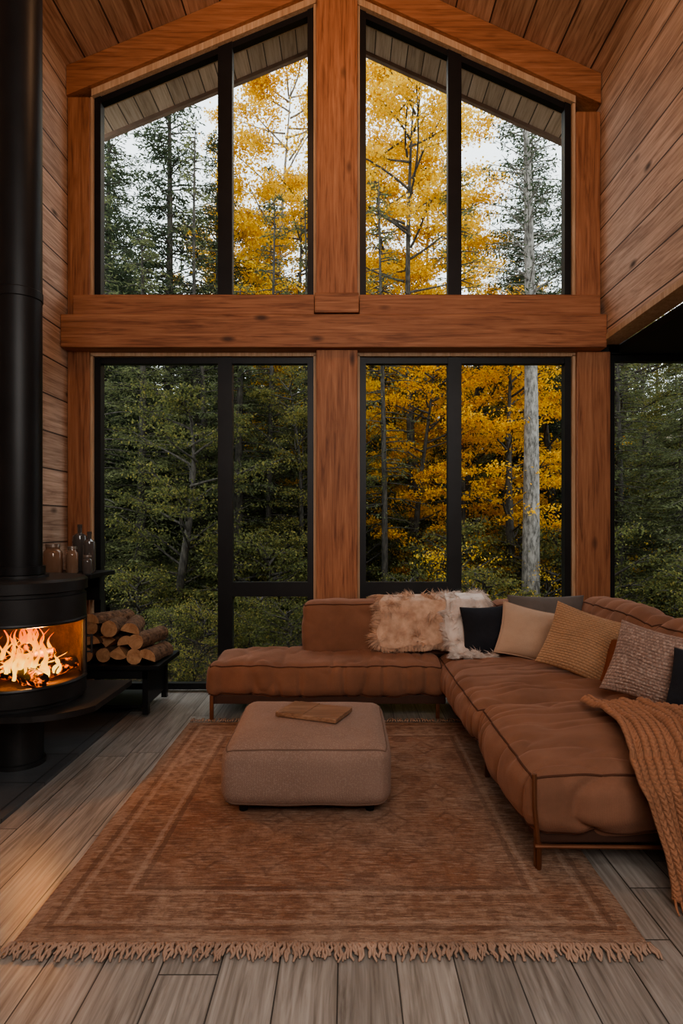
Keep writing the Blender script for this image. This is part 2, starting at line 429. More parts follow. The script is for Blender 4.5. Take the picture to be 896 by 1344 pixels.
b.lathe([(R-.035,0.93),(R,0.93),(R,1.075),(R-.012,1.08),(R-.012,1.10),(R+.008,1.105),(R+.008,1.165),(R-.01,1.18),(0.165,1.18),(0.165,1.195),(0,1.195)], 72, c=(SX, SY))
b.lathe([(R-.035,0.93),(0,0.93)], 72, c=(SX, SY))
b.lathe([(R,0.545),(R,0.93)], 60, c=(SX, SY), a0=A1, a1=A0+360)
for a in (A0, A1):
    ar = math.radians(a)
    b.tube([(SX+(R-.012)*math.cos(ar), SY+(R-.012)*math.sin(ar), z) for z in (0.54, 0.935)], 0.018, 8)
for z in (0.552, 0.922):
    b.tube([(SX+(R-.006)*math.cos(math.radians(A0+(A1-A0)*i/24)), SY+(R-.006)*math.sin(math.radians(A0+(A1-A0)*i/24)), z) for i in range(25)], 0.013, 8)
ah = math.radians(A1+3)
b.tube([(SX+(R+.03)*math.cos(ah), SY+(R+.03)*math.sin(ah), z) for z in (0.68, 0.80)], 0.008, 8)
for z in (0.69, 0.79):
    b.tube([(SX+(R+k)*math.cos(ah), SY+(R+k)*math.sin(ah), z) for k in (0, .03)], 0.006, 6)
b.obj('stove_body', M_iron, stove, True, angle=35)
m, nt, bs, out = new_mat('firebrick'); N = NT(nt); tc = N.n('ShaderNodeTexCoord'); nn = N.noise(tc.outputs['Object'], 14, 5, .7)
N.link(N.ramp(nn, [(0.3,(0.04,0.022,0.012,1)),(0.7,(0.17,0.10,0.06,1))]), bs.inputs['Base Color']); bs.inputs['Roughness'].default_value = .9
b = MB(); b.lathe([(R-.03,0.93),(R-.03,0.547)], 60, c=(SX, SY), a0=A1, a1=A0+360); b.lathe([(R-.04,0.548),(0,0.548)], 48, c=(SX, SY)); b.obj('firebrick_lining', m, stove, True)
b = MB()
b.lathe([(R-.02,0.555),(R-.02,0.92)], 30, c=(SX, SY), a0=A0, a1=A1); b.obj('stove_glass', M_sglass, stove, True)
b = MB(); b.lathe([(0.128,1.19),(0.128,5.72)], 48, c=(SX, SY)); b.lathe([(0.128,1.20),(0.145,1.20),(0.145,1.25),(0.128,1.25)], 48, c=(SX, SY))
b.lathe([(0.128,2.9),(0.133,2.905),(0.133,2.955),(0.128,2.96)], 48, c=(SX, SY)); b.obj('flue_pipe', M_black, stove, True, angle=35)
m, nt, bs, out = new_mat('charred_log'); N = NT(nt); tc = N.n('ShaderNodeTexCoord')
nn = N.noise(tc.outputs['Object'], 22, 5, 0.6)
N.link(N.ramp(nn, [(0.4,(0.01,0.006,0.004,1)),(0.7,(0.10,0.045,0.02,1))]), bs.inputs['Base Color'])
N.link(N.ramp(nn, [(0.52,(0,0,0,1)),(0.64,(1.0,0.18,0.02,1))]), bs.inputs['Emission Color']); bs.inputs['Emission Strength'].default_value = 2.0
M_char = m
b = MB()
FX, FY = SX+0.10, SY-0.12
for k, (dx, dy, dz, an, r) in enumerate([(-.1,.06,.06,8,.05),(.04,-.04,.055,-20,.05),(-.02,.02,.14,35,.045),(.10,.08,.06,70,.045),(-.06,.05,.20,-30,.035)]):
    a = math.radians(an-20); L = 0.17
    pts = [(FX+dx+math.cos(a)*L*t, FY+dy+math.sin(a)*L*t, 0.545+dz+0.03*t*(1 if k > 1 else 0)) for t in (-1,-.5,0,.5,1)]
    b.tube(pts, [r*.9, r, r*1.05, r, r*.85], 10)
b.obj('burning_logs', M_char, stove, True, angle=50)
m = bpy.data.materials.new('flame'); m.use_nodes = True; nt = m.node_tree; nt.nodes.clear(); N = NT(nt)
out = N.n('ShaderNodeOutputMaterial'); g = N.n('ShaderNodeNewGeometry'); sp = N.n('ShaderNodeSeparateXYZ'); N.link(g.outputs['Position'], sp.inputs[0])
f = N.math('DIVIDE', N.math('SUBTRACT', sp.outputs[2], 0.60), 0.30)
f = N.math('ADD', f, N.math('MULTIPLY', N.math('SUBTRACT', N.noise(g.outputs['Position'], 18, 3), 0.5), 1.2))
col = N.ramp(f, [(0.0,(1.0,0.62,0.14,1)),(0.35,(1.0,0.40,0.03,1)),(0.9,(1.0,0.13,0.0,1))])
em = N.n('ShaderNodeEmission'); N.link(col, em.inputs[0]); em.inputs[1].default_value = 1.9
tr = N.n('ShaderNodeBsdfTransparent'); lw = N.n('ShaderNodeLayerWeight'); lw.inputs[0].default_value = 0.4
mx = N.n('ShaderNodeMixShader')
al = N.math('ADD', N.math('MULTIPLY', lw.outputs['Facing'], 0.95), N.math('MULTIPLY', f, 0.45), clamp=True)
N.link(al, mx.inputs[0]); N.link(em.outputs[0], mx.inputs[1]); N.link(tr.outputs[0], mx.inputs[2]); N.link(mx.outputs[0], out.inputs[0])
b = MB(); rnd = random.Random(3)
for k in range(46):
    a = rnd.uniform(0, 6.28); rr = rnd.uniform(0, 0.22); cx = FX+rr*math.cos(a); cy = FY+rr*math.sin(a)*0.7
    hh = rnd.uniform(0.10, 0.34)*(1.15-rr*1.8); w = rnd.uniform(0.008, 0.022); ph = rnd.uniform(0, 6)
    pts = []; rad = []; z0 = rnd.uniform(.57, .64)
    for i in range(17):
        t = i/16; pts.append((cx+0.035*math.sin(ph+t*8)*t+0.03*t, cy+0.02*math.cos(ph*2+t*5)*t, min(.905, z0+hh*t)))
        rad.append(w*(math.sin(math.pi*min(1, (t*0.84+0.16)))**0.8)*(1-t*0.6)*(1+.25*math.sin(t*14+ph))+0.0006)
    b.tube(pts, rad, 9)
b.obj('flames', m, stove, True)

# ------------------------------------------------------------------ log bench
bench = empty('firewood_bench', (-1.95, 5.15, 0.02))
b = MB()
b.box(-2.42, -1.46, 4.86, 5.46, 0.375, 0.41, bev=0.004)
b.box(-2.40, -1.56, 4.89, 4.91, 0.30, 0.375); b.box(-2.40, -1.56, 5.41, 5.43, 0.30, 0.375)
b.box(-2.40, -1.60, 4.93, 5.40, 0.06, 0.085)
for x in (-2.40, -1.60):
    for y in (4.89, 5.39): b.box(x, x+0.045, y, y+0.045, 0.02, 0.375)
b.box(-1.585, -1.575, 4.93, 5.39, 0.09, 0.375)
b.obj('bench_frame', M_black, bench)
m, nt, bs, out = new_mat('log_bark'); N = NT(nt); tc = N.n('ShaderNodeTexCoord')
nn = N.noise(tc.outputs['Object'], 25, 6, 0.7); N.link(N.ramp(nn, [(0.35,(0.07,0.042,0.028,1)),(0.65,(0.28,0.165,0.10,1))]), bs.inputs['Base Color'])
bs.inputs['Roughness'].default_value = 0.9; N.link(N.bump(nn, 0.8, 0.02), bs.inputs['Normal']); M_bark = m
m, nt, bs, out = new_mat('cut_wood'); N = NT(nt); tc = N.n('ShaderNodeTexCoord')
nn = N.noise(tc.outputs['Object'], 9, 6, 0.7, 2.0); N.link(N.ramp(nn, [(0.3,(0.36,0.16,0.075,1)),(0.7,(0.64,0.37,0.20,1))]), bs.inputs['Base Color'])
bs.inputs['Roughness'].default_value = 0.8; N.link(N.bump(nn, 0.5, 0.01), bs.inputs['Normal']); M_cut = m
def logp(b, cx, y0, y1, cz, r, shape, rot, tw=0.0, tz=0.0):
    if shape == 'round': P = [(r*math.cos(t*math.pi/8)*random.uniform(.94,1.05), r*math.sin(t*math.pi/8)*random.uniform(.94,1.05)) for t in range(16)]; flat = 0
    elif shape == 'half': P = [(r*1.1*math.cos(math.pi*t/9), r*1.1*math.sin(math.pi*t/9)-r*.45) for t in range(10)]; flat = 1
    else:
        P = [(0, -r*.9)] + [(r*1.5*math.cos(math.radians(45+90*t/6)), r*1.5*math.sin(math.radians(45+90*t/6))-r*.9) for t in range(7)]; flat = 2
    c, s_ = math.cos(rot), math.sin(rot); P = [(x*c-z*s_, x*s_+z*c) for x, z in P]; n = len(P)
    vs = []
    for j in range(5):
        t = j/4; y = y0+(y1-y0)*t; k = 1+0.03*math.sin(j*2.1+cx*20)
        vs += [(cx+x*k+tw*(t-.5), y, cz+z*k+tz*(t-.5)) for x, z in P]
    o = len(b.v); b.v += vs
    b.f.append(tuple(o+i for i in range(n))); b.m.append(1)
    b.f.append(tuple(o+4*n+i for i in range(n-1, -1, -1))); b.m.append(1)
    for j in range(4):
        for i in range(n):
            i2 = (i+1) % n; b.f.append((o+j*n+i, o+j*n+n+i, o+j*n+n+i2, o+j*n+i2))
            isflat = (flat == 1 and i == n-1) or (flat == 2 and i in (0, n-1))
            b.m.append(1 if isflat else 0)
b = MB(); random.seed(5)
rows = [(0.478, [-2.33,-2.20,-2.07,-1.94,-1.81,-1.68,-1.555], 0), (0.59, [-2.27,-2.14,-2.0,-1.87,-1.74,-1.62], .05), (0.695, [-2.16,-2.02,-1.87,-1.74], .08), (0.765, [-1.92], .12)]
for z, xs, ang in rows:
    for x in xs:
        sh = random.choice(['round', 'round', 'half', 'wedge']); r = random.uniform(.054, .070)
        yo = random.uniform(-.05, .05); logp(b, x+random.uniform(-.01,.01), 4.91+yo, 5.30+yo*.5, z, r, sh, random.uniform(-.5, .5) if sh != 'wedge' else random.choice([0, 3.14])+random.uniform(-.4, .4), random.uniform(-.05,.05)-ang*random.choice([-1, 1, 1]), random.uniform(-.02, .02))
b.obj('firewood_pile', [M_bark, M_cut], bench)

# ------------------------------------------------------------------ shelf + jars
b = MB(); b.box(-2.498, -2.04, 4.98, 5.50, 1.075, 1.11, bev=0.004); b.box(-2.498, -2.13, 5.38, 5.42, 0.86, 1.075); b.box(-2.498, -2.13, 5.05, 5.08, 0.93, 1.075)
b.obj('wall_shelf', M_black)
M_amber = simple_mat('amber_jar_glass', (0.30,0.19,0.13), 0.12, 0.1, 0.1, 4, coat=0.5)
M_smoke = simple_mat('smoke_jar_glass', (0.10,0.09,0.085), 0.08, 0.1, 0.1, 4, coat=0.8)
M_lid = simple_mat('jar_lid_steel', (0.45,0.40,0.36), 0.35, 0.9)
def jar(name, x, y, r, h, mat, neck=0.7, lid=True):
    b = MB(); z = 1.111
    b.lathe([(0,z),(r*.92,z),(r,z+.01),(r,z+h*.68),(r*.93,z+h*.76),(r*neck,z+h*.82),(r*neck,z+h*.93)], 32, 0, (x, y))
    if lid: b.lathe([(r*neck+.004,z+h*.90),(r*neck+.004,z+h),(0,z+h)], 32, 1, (x, y))
    else: b.lathe([(r*neck,z+h*.93),(r*neck*1.1,z+h*.94),(r*neck*1.1,z+h),(r*neck*.8,z+h),(r*neck*.8,z+h*.9),(0,z+h*.9)], 32, 0, (x, y))
    return b.obj(name, [mat, M_lid], smooth=True, angle=40)
jar('glass_jar', -2.38, 5.06, 0.075, 0.24, M_amber); jar('glass_jar', -2.25, 5.12, 0.048, 0.22, M_amber)
jar('glass_bottle', -2.15, 5.22, 0.05, 0.34, M_smoke, 0.35, False); jar('glass_bottle', -2.29, 5.36, 0.06, 0.40, M_smoke, 0.3, False)
jar('glass_jar', -2.10, 5.06, 0.04, 0.15, M_smoke)

# ------------------------------------------------------------------ rug
m, nt, bs, out = new_mat('woven_rug'); N = NT(nt); tc = N.n('ShaderNodeTexCoord'); o = tc.outputs['Object']
sp = N.n('ShaderNodeSeparateXYZ'); N.link(o, sp.inputs[0]); X, Y = sp.outputs[0], sp.outputs[1]
RW, RL = 1.14, 1.27
ax_ = N.math('SUBTRACT', RW, N.math('ABSOLUTE', X)); ay_ = N.math('SUBTRACT', RL, N.math('ABSOLUTE', Y))
ed = N.math('MINIMUM', ax_, ay_)
rows_ = N.noise(N.comb(N.math('MULTIPLY', X, 10), N.math('MULTIPLY', Y, 78), 0.0), 1.0, 4, 0.78)
blot = N.noise(o, 2.0, 6, 0.7, 0.8); mot = N.noise(o, 30, 5, 0.8); mid = N.noise(o, 9, 4, 0.7)
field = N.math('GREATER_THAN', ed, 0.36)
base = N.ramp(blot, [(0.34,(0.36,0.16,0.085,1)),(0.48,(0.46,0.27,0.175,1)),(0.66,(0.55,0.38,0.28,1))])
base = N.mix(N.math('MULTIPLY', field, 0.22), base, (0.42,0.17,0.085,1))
c = N.mix(N.math('MULTIPLY', N.ramp(rows_, [(0.40,(1,1,1,1)),(0.50,(0,0,0,1))]), 0.62), base, (0.18,0.08,0.048,1))
c = N.mix(N.math('MULTIPLY', N.ramp(rows_, [(0.53,(0,0,0,1)),(0.63,(1,1,1,1))]), 0.6), c, (0.68,0.51,0.40,1))
mt_ = N.ramp(mot, [(0.42,(0,0,0,1)),(0.60,(1,1,1,1))])
# worn oriental diamonds in the field, smaller rosettes in the border
def lattice(fx, fy):
    a = N.math('ABSOLUTE', N.math('SINE', N.math('MULTIPLY', X, fx))); b_ = N.math('ABSOLUTE', N.math('SINE', N.math('MULTIPLY', Y, fy)))
    return N.math('ADD', N.math('ADD', a, b_), N.math('MULTIPLY', N.math('SUBTRACT', mot, .5), .5))
la = lattice(11, 9); lb = lattice(33, 33)
ring = N.ramp(N.math('MULTIPLY', la, 0.5), [(0.10,(1,1,1,1)),(0.15,(0,0,0,1)),(0.36,(0,0,0,1)),(0.40,(1,1,1,1)),(0.46,(1,1,1,1)),(0.50,(0,0,0,1)),(0.86,(0,0,0,1)),(0.92,(1,1,1,1))])
ring2 = N.ramp(N.math('MULTIPLY', lb, 0.5), [(0.22,(1,1,1,1)),(0.30,(0,0,0,1)),(0.78,(0,0,0,1)),(0.85,(1,1,1,1))])
fade = N.ramp(mid, [(0.38,(0.15,0.15,0.15,1)),(0.62,(1,1,1,1))])
c = N.mix(N.math('MULTIPLY', N.math('MULTIPLY', N.math('MULTIPLY', ring, field), fade), 0.5), c, (0.16,0.062,0.036,1))
bord = N.math('MULTIPLY', N.math('GREATER_THAN', ed, 0.14), N.math('LESS_THAN', ed, 0.30))
c = N.mix(N.math('MULTIPLY', N.math('MULTIPLY', N.math('MULTIPLY', ring2, bord), fade), 0.5), c, (0.17,0.07,0.04,1))
worn = N.ramp(blot, [(0.35,(1,1,1,1)),(0.65,(0.45,0.45,0.45,1))])
for p, wdt, colr, st in ((0.09,.012,(0.15,0.065,0.04,1),.65),(0.125,.010,(0.68,0.51,0.40,1),.45),(0.31,.010,(0.68,0.51,0.40,1),.45),(0.345,.013,(0.15,0.065,0.04,1),.65),(0.03,.02,(0.56,0.39,0.29,1),.5)):
    mk = N.math('LESS_THAN', N.math('ABSOLUTE', N.math('SUBTRACT', N.math('ADD', ed, N.math('MULTIPLY', N.math('SUBTRACT', mot, .5), .04)), p)), wdt)
    c = N.mix(N.math('MULTIPLY', N.math('MULTIPLY', mk, st), worn), c, colr)
c = N.mix(N.math('MULTIPLY', N.ramp(mot, [(0.50,(0,0,0,1)),(0.60,(1,1,1,1))]), 0.35), c, (0.19,0.09,0.058,1))
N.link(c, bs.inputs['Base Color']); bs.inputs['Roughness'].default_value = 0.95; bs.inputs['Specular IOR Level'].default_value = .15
bs.inputs['Sheen Weight'].default_value = 0.1
hgt = N.math('ADD', N.math('MULTIPLY', rows_, 1.0), N.math('MULTIPLY', mot, 1.0)); N.link(N.bump(hgt, 1.0, 0.022), bs.inputs['Normal'])
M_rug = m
RC = Vector((-0.06, 3.49, 0.0)); rug = empty('area_rug', tuple(RC))
b = MB()
def rugfn(u, v):
    x = RC.x-RW+2*RW*u; y = RC.y-RL+2*RL*v
    z = 0.013+0.0025*mnoise.noise(Vector((x*4, y*4, 0)))
    if min(u, 1-u, v, 1-v) <= 0: z = 0.001
    x += 0.008*mnoise.noise(Vector((y*3, u*4, 2)))
    return (x, y, z)
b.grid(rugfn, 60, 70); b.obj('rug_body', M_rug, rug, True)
M_fr = fabric_mat('rug_fringe_yarn', (0.44,0.31,0.24), 300, 0.25, 0.1, 0.3)
b = MB(); rnd = random.Random(9)
for ys, sg in ((RC.y-RL, -1), (RC.y+RL, 1)):
    n = 330 if sg < 0 else 120
    for i in range(n):
        x = RC.x-RW+2*RW*(i+.5)/n; L = rnd.uniform(.05, .095); dx = rnd.uniform(-.022, .022); p = []
        for k in range(6):
            t = k/5; p.append((x+dx*t+0.005*math.sin(t*9+i), ys+sg*(-0.01+L*t), 0.012+0.009*math.sin(t*math.pi)*rnd.uniform(.4,1)-0.004*t))
        b.tube(p, [.0045,.006,.0045,.006,.005,.0035], 5)
b.obj('rug_fringe', M_fr, rug, True)

# ------------------------------------------------------------------ ottoman
ott = empty('ottoman', (-0.21, 3.60, 0.015))
T = Matrix.Translation((-0.21, 3.60, 0.217))
b = MB(); v, f = rbox_verts(0.87, 0.86, 0.315, 0.075, 0.018, 0.022, 0.010, 3); b.add(v, f)
b.obj('ottoman_body', M_otto, ott, True, mat=T)
b = MB()
for tp in (True, False):
    b.tube(piping_path(0.87, 0.86, 0.315, 0.075, tp, 24, bulge=.022, wr=.010, seed=3), 0.0045, 6, closed=True)
b.obj('ottoman_piping', M_ottoP, ott, True, mat=T)
b = MB()
for x in (-.33, .33):
    for y in (-.33, .33): b.lathe([(0,0.0155),(0.022,0.0155),(0.028,0.075),(0,0.075)], 16, c=(-0.21+x, 3.60+y))
b.obj('ottoman_feet', M_black, ott, True, angle=40)
M_board = wood_mat('walnut_board', 'X', 'Y', 0.9, (0.30,0.17,0.105), (0.17,0.085,0.05), (0.42,0.26,0.17), seam=0, vary=0.1, knots=0.5, gscale=1.5, rough=0.4)
mt = Matrix.Translation((-0.19, 3.65, 0.402)) @ Matrix.Rotation(math.radians(-22), 4, 'Z')
b = MB()
b.box(-.19, .19, -.125, .125, 0.0, 0.024, bev=0.006, mat=mt); b.box(-.15, -.02, -.122, .122, 0.0242, 0.0262, mat=mt)
b.obj('wooden_serving_board', M_board)

# ------------------------------------------------------------------ sofa
sofa = empty('sectional_sofa', (0.8, 4.4, 0.015))
def cush(name, x0, x1, y0, y1, z0, z1, r=.05, bulge=.02, wr=.012, seed=0, fold=(9,1.5,3), rot=None, pip=True, step=.014):
    w, d, h = x1-x0, y1-y0, z1-z0; T = Matrix.Translation(((x0+x1)/2, (y0+y1)/2, (z0+z1)/2))
    if rot: T = T @ Euler(rot).to_matrix().to_4x4()
    b = MB(); v, f = rbox_verts(w, d, h, r, step, bulge, wr, seed, None, fold); b.add(v, f)
    k = dict(bulge=bulge, wr=wr, seed=seed, fold=fold)
    if pip:
        b.tube(piping_path(w, d, h, r, True, 48, **k), 0.0055, 6, 1, closed=True)
        b.tube(piping_path(w, d, h, r, False, 48, **k), 0.0055, 6, 1, closed=True)
    return b.obj(name, [M_sofa, M_sofaP], sofa, True, mat=T)
b = MB()
b.box(-1.04, 0.76, 4.80, 5.42, 0.13, 0.20, bev=.008); b.box(0.82, 2.16, 2.70, 5.42, 0.13, 0.20, bev=.008)
b.obj('base_rails', simple_mat('sofa_base', (0.06,0.026,0.016), 0.7), sofa)
b = MB()
def leg(x, y, top=.2): b.box(x-.014, x+.014, y-.014, y+.014, 0.015, top, bev=.003)
for x, y in ((-1.035,4.79),(-1.035,5.40),(0.70,4.82),(0.83,2.72),(2.12,2.72),(2.12,5.40),(0.83,3.7)): leg(x, y)
b.tube([(0.80,2.665,0.44),(0.80,2.66,0.30),(0.82,2.67,0.12),(0.83,2.70,0.018)], 0.010, 8)
b.tube([(0.80,2.66,0.135),(1.4,2.65,0.135),(2.1,2.66,0.135)], 0.009, 8)
b.obj('sofa_legs', M_bronze, sofa, True, angle=40)
cush('seat_chaise', -1.07, 0.76, 4.76, 5.44, 0.19, 0.445, .075, .03, .024, 1, (7.5,2.4,1.6))
cush('seat_corner', 0.74, 1.98, 3.68, 5.20, 0.19, 0.445, .10, .06, .032, 5, (2.2,8,1.6))
cush('seat_front', 0.77, 1.98, 2.66, 3.70, 0.17, 0.45, .10, .065, .034, 9, (2.2,9,1.6))
cush('backrest_window_left', -0.37, 0.44, 5.16, 5.43, 0.42, 0.86, .06, .02, .014, 12, (3,2,3))
cush('backrest_window_mid', 0.44, 1.22, 5.18, 5.43, 0.42, 0.86, .06, .02, .014, 13, (3,2,3))
cush('backrest_window_right', 1.22, 2.02, 5.18, 5.43, 0.42, 0.86, .06, .02, .014, 14, (3,2,3))
cush('backrest_side_rear', 1.90, 2.20, 3.95, 5.20, 0.42, 0.90, .12, .05, .028, 15, (2,5,2))
cush('backrest_side_front', 1.90, 2.20, 2.66, 3.95, 0.42, 0.90, .12, .05, .028, 16, (2,5,2))
b = MB(); b.box(2.0, 2.18, 2.70, 5.42, 0.2, 0.55, bev=.02); b.box(-.36, 2.18, 5.30, 5.42, .2, .55, bev=.02); b.obj('back_frame', M_sofa, sofa)

# ------------------------------------------------------------------ pillows
def pillow(name, mats, size, thick, loc, rot, seed=0, knit=0, wr=.012, n=44, pip=False, kn=(9, 14)):
    b = MB(); w, h = size
    for sg in (1, -1):
        def fn(u, v, sg=sg):
            a = 2*u-1; c = 2*v-1
            x = a*w/2*(1-0.08*math.cos(c*math.pi/2)); z = c*h/2*(1-0.08*math.cos(a*math.pi/2))
            prof = max(0, (1-abs(a)**2.4))**.6*max(0, (1-abs(c)**2.4))**.6
            t = thick/2*prof
            if prof > 0: t += wr*prof*mnoise.fractal(Vector((x*7+seed, z*7, sg*3)), .8, 2, 3)
            z -= .02*(1-abs(c))*(1-a*a)*math.sin(seed+a*2)
            cav = 0.0
            if knit:
                r1 = abs(math.sin(c*math.pi*kn[1]/2)); ph = math.floor(c*kn[1]/2) % 2
                r2 = abs(math.sin((a*kn[0]+ph*.5)*math.pi))
                k = (r1**.5)*(.45+.55*r2**.7); t += prof**.3*knit*k; cav = max(0, 1-k*1.35)
            return (x, -sg*t, z, cav)
        b.grid(fn, n, n, 0, flip=(sg < 0))
    if pip:
        pts = []
        for a, c in [(-1+2*i/20, -1) for i in range(20)]+[(1, -1+2*i/20) for i in range(20)]+[(1-2*i/20, 1) for i in range(20)]+[(-1, 1-2*i/20) for i in range(20)]:
            pts.append((a*w/2*(1-0.08*math.cos(c*math.pi/2)), 0, c*h/2*(1-0.08*math.cos(a*math.pi/2))))
        b.tube(pts, .005, 6, closed=True)
    M = Matrix.Translation(loc) @ Euler([math.radians(r) for r in rot]).to_matrix().to_4x4()
    return b.obj(name, mats, None, True, origin=loc, mat=M, merge=True)
M_navy = fabric_mat('charcoal_blue_linen', (0.025,0.028,0.036), 300, 0.2, 0.2)
M_cream = fabric_mat('cream_wool', (0.54,0.39,0.29), 300, 0.08, 0.3, 0.4)
M_knit = fabric_mat('tan_chunky_knit', (0.50,0.31,0.19), 200, 0.12, 0.3, 0.6)
M_grey = fabric_mat('grey_linen', (0.17,0.15,0.14), 300, 0.15, 0.2)
M_boucle = fabric_mat('boucle', (0.34,0.24,0.20), 120, 0.2, 0.3, 1.0, (0.56,0.44,0.38), 0.8)
M_rustp = fabric_mat('rust_pillow', (0.24,0.09,0.05), 300, 0.1, 0.3)
pillow('throw_pillow', M_grey, (.62,.44), .16, (1.62,5.06,.72), (-14,0,-3), 1)
pillow('throw_pillow', M_navy, (.40,.40), .16, (1.12,4.99,.665), (-20,-4,-6), 2)
pillow('throw_pillow', M_cream, (.50,.42), .19, (1.42,4.80,.67), (-28,12,-12), 3, pip=True)
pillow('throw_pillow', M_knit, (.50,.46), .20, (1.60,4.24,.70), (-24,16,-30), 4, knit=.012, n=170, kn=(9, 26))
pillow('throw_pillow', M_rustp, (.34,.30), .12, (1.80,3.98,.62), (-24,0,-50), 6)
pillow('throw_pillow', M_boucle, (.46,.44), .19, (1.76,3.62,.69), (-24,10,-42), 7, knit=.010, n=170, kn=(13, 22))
pillow('throw_pillow', M_navy, (.40,.36), .14, (1.86,3.24,.66), (-18,0,-58), 8)

# ------------------------------------------------------------------ fur throws
def strand_mesh(name, base_mb_fn, n, L, mats, seed, w=.0022, droop=.5):
    r = np.random.default_rng(seed); b = MB(); b.grid(base_mb_fn, 40, 40)
    nb = len(b.v); vs = []; fs = []
    for i in range(n):
        u, v = r.random(), r.random(); e = .01
        if i % 4 == 0:
            if r.random() < .6: u = float(r.choice([0.0, 1.0]))
            else: v = 1.0
        p = Vector(base_mb_fn(u, v)); px = Vector(base_mb_fn(min(1, u+e), v))-Vector(base_mb_fn(max(0, u-e), v)); py = Vector(base_mb_fn(u, min(1, v+e)))-Vector(base_mb_fn(u, max(0, v-e)))
        nn = px.cross(py)
        if nn.length < 1e-9: continue
        nn.normalize(); outw = px.normalized()*((u-.5)*2)**5 + (py.normalized()*(v**8) if py.length > 0 else Vector())
        cl = mnoise.noise_vector(p*14); rd = Vector(r.normal(0, .3, 3))
        d = (nn*.5 + cl*1.5 + rd*.5 + outw*1.2).normalized()
        if d.dot(nn) < .05: d = (d + nn*.4).normalized()
        l = L*r.uniform(.6, 1.2); sd = d.cross(Vector((r.normal(), r.normal(), r.normal()))).normalized()*w
        p1 = p+d*l*.5+Vector((0, 0, -droop*l*.1)); p2 = p+d*l*.9+Vector((0, 0, -droop*l*.5)) + cl*l*.35
        if p2.z < .485: p2.z = .485
        if p2.y > 5.47: p2.y = 5.47
        if p1.y > 5.47: p1.y = 5.47
        o = nb+len(vs); vs += [p-sd, p+sd, p1-sd*.8, p1+sd*.8, p2]; fs += [(o, o+1, o+3, o+2), (o+2, o+3, o+4)]
    b.v += [tuple(q) for q in vs]
    for f in fs: b.f.append(f); b.m.append(0)
    return b.obj(name, mats, None, True)
def drape(x0, x1, path, seed, wob=.05):
    P = [Vector((0, y, z)) for y, z in path]; n = len(P)-1
    def fn(u, v):
        t = v*n; i = min(n-1, int(t)); q = P[i].lerp(P[i+1], t-i)
        ew = wob*mnoise.noise(Vector((v*4, seed, u)))
        x = x0+(x1-x0)*u + ew*(1 if u > .5 else -1)
        k = 0.03*mnoise.noise(Vector((x*7, v*5, seed)))
        drop = .10*mnoise.noise(Vector((u*3.1, seed+3, 0)))*max(0, v-.5)*2
        return (x, q.y - abs(k)-.004, max(.48, q.z+abs(k)*.6+.004+drop))
    return fn
def fur_mat(name, c0, c1):
    m, nt, bs, out = new_mat(name); N = NT(nt); tc = N.n('ShaderNodeTexCoord')
    nn = N.noise(tc.outputs['Object'], 14, 4); N.link(N.ramp(nn, [(0.3, C4(c0)), (0.7, C4(c1))]), bs.inputs['Base Color'])
    bs.inputs['Roughness'].default_value = 0.7; bs.inputs['Sheen Weight'].default_value = 0.3; return m
path1 = [(5.452,.74),(5.45,.86),(5.40,.90),(5.28,.905),(5.17,.875),(5.12,.80),(5.11,.70),(5.10,.60),(5.08,.52)]
strand_mesh('fur_throw', drape(0.27, 0.92, path1, 3, .09), 17000, .085, fur_mat('peach_fur', (0.46,0.28,0.19), (0.74,0.53,0.39)), 5, .0028)
path2 = [(5.455,.80),(5.45,.88),(5.40,.915),(5.28,.92),(5.15,.88),(5.09,.74),(5.04,.58),(4.96,.51),(4.84,.50)]
strand_mesh('sheepskin_throw', drape(0.82, 1.14, path2, 8, .09), 13000, .075, fur_mat('white_fur', (0.58,0.49,0.44), (0.84,0.76,0.70)), 6, .0028)

# ------------------------------------------------------------------ chunky knit blanket over sofa front
def knitfn(u, v):
    S = [(3.30,.555),(3.10,.570),(2.90,.570),(2.74,.55),(2.635,.49),(2.585,.40),(2.57,.25),(2.55,.12),(2.50,.035)]
    n = len(S)-1; t = v*n; i = min(n-1, int(t)); a = t-i
    y = S[i][0]*(1-a)+S[i+1][0]*a; z = S[i][1]*(1-a)+S[i+1][1]*a
    xl = 1.25-.06*min(1, v*1.8)+.03*math.sin(v*9)+.07*v*v; xr = 1.90-.18*v+.02*math.sin(v*7+1)
    y += .06*math.sin(u*5+1)*max(0, 1-v*4)
    x = xl+(xr-xl)*u
    fold = .042*math.sin(u*17+1.5*math.sin(v*3))+.022*math.sin(u*31+v*4)
    fold *= .45+.55*v
    if v < .45: z += abs(fold)*.9+.012*mnoise.noise(Vector((x*9, y*9, 0)))
    if v >= .35: y -= (fold+.055)*min(1, (v-.35)*4)
    ku = u*17; kv = v*44
    st = abs(math.sin(ku*math.pi)); ph = abs((ku % 1.0)-.5)
    k = st**.5*(.35+.65*abs(math.sin((kv+ph*1.5)*math.pi))**.6)
    dsp = .014*k
    if v < .4: z += dsp
    elif v > .6: y -= dsp
    else: z += dsp*.7; y -= dsp*.7
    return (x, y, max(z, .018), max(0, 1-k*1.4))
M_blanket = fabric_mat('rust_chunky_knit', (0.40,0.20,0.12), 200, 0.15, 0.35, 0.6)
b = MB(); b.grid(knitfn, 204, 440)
rnd = random.Random(4)
for i in range(34):
    p = knitfn((i+.5)/34, 1); b.tube([(p[0], p[1], p[2]+.01), (p[0]+rnd.uniform(-.01,.01), p[1]-.02, .02), (p[0]+rnd.uniform(-.015,.015), p[1]-.055, .012)], [.006,.005,.003], 5)
b.obj('knit_throw_blanket', M_blanket, None, True)

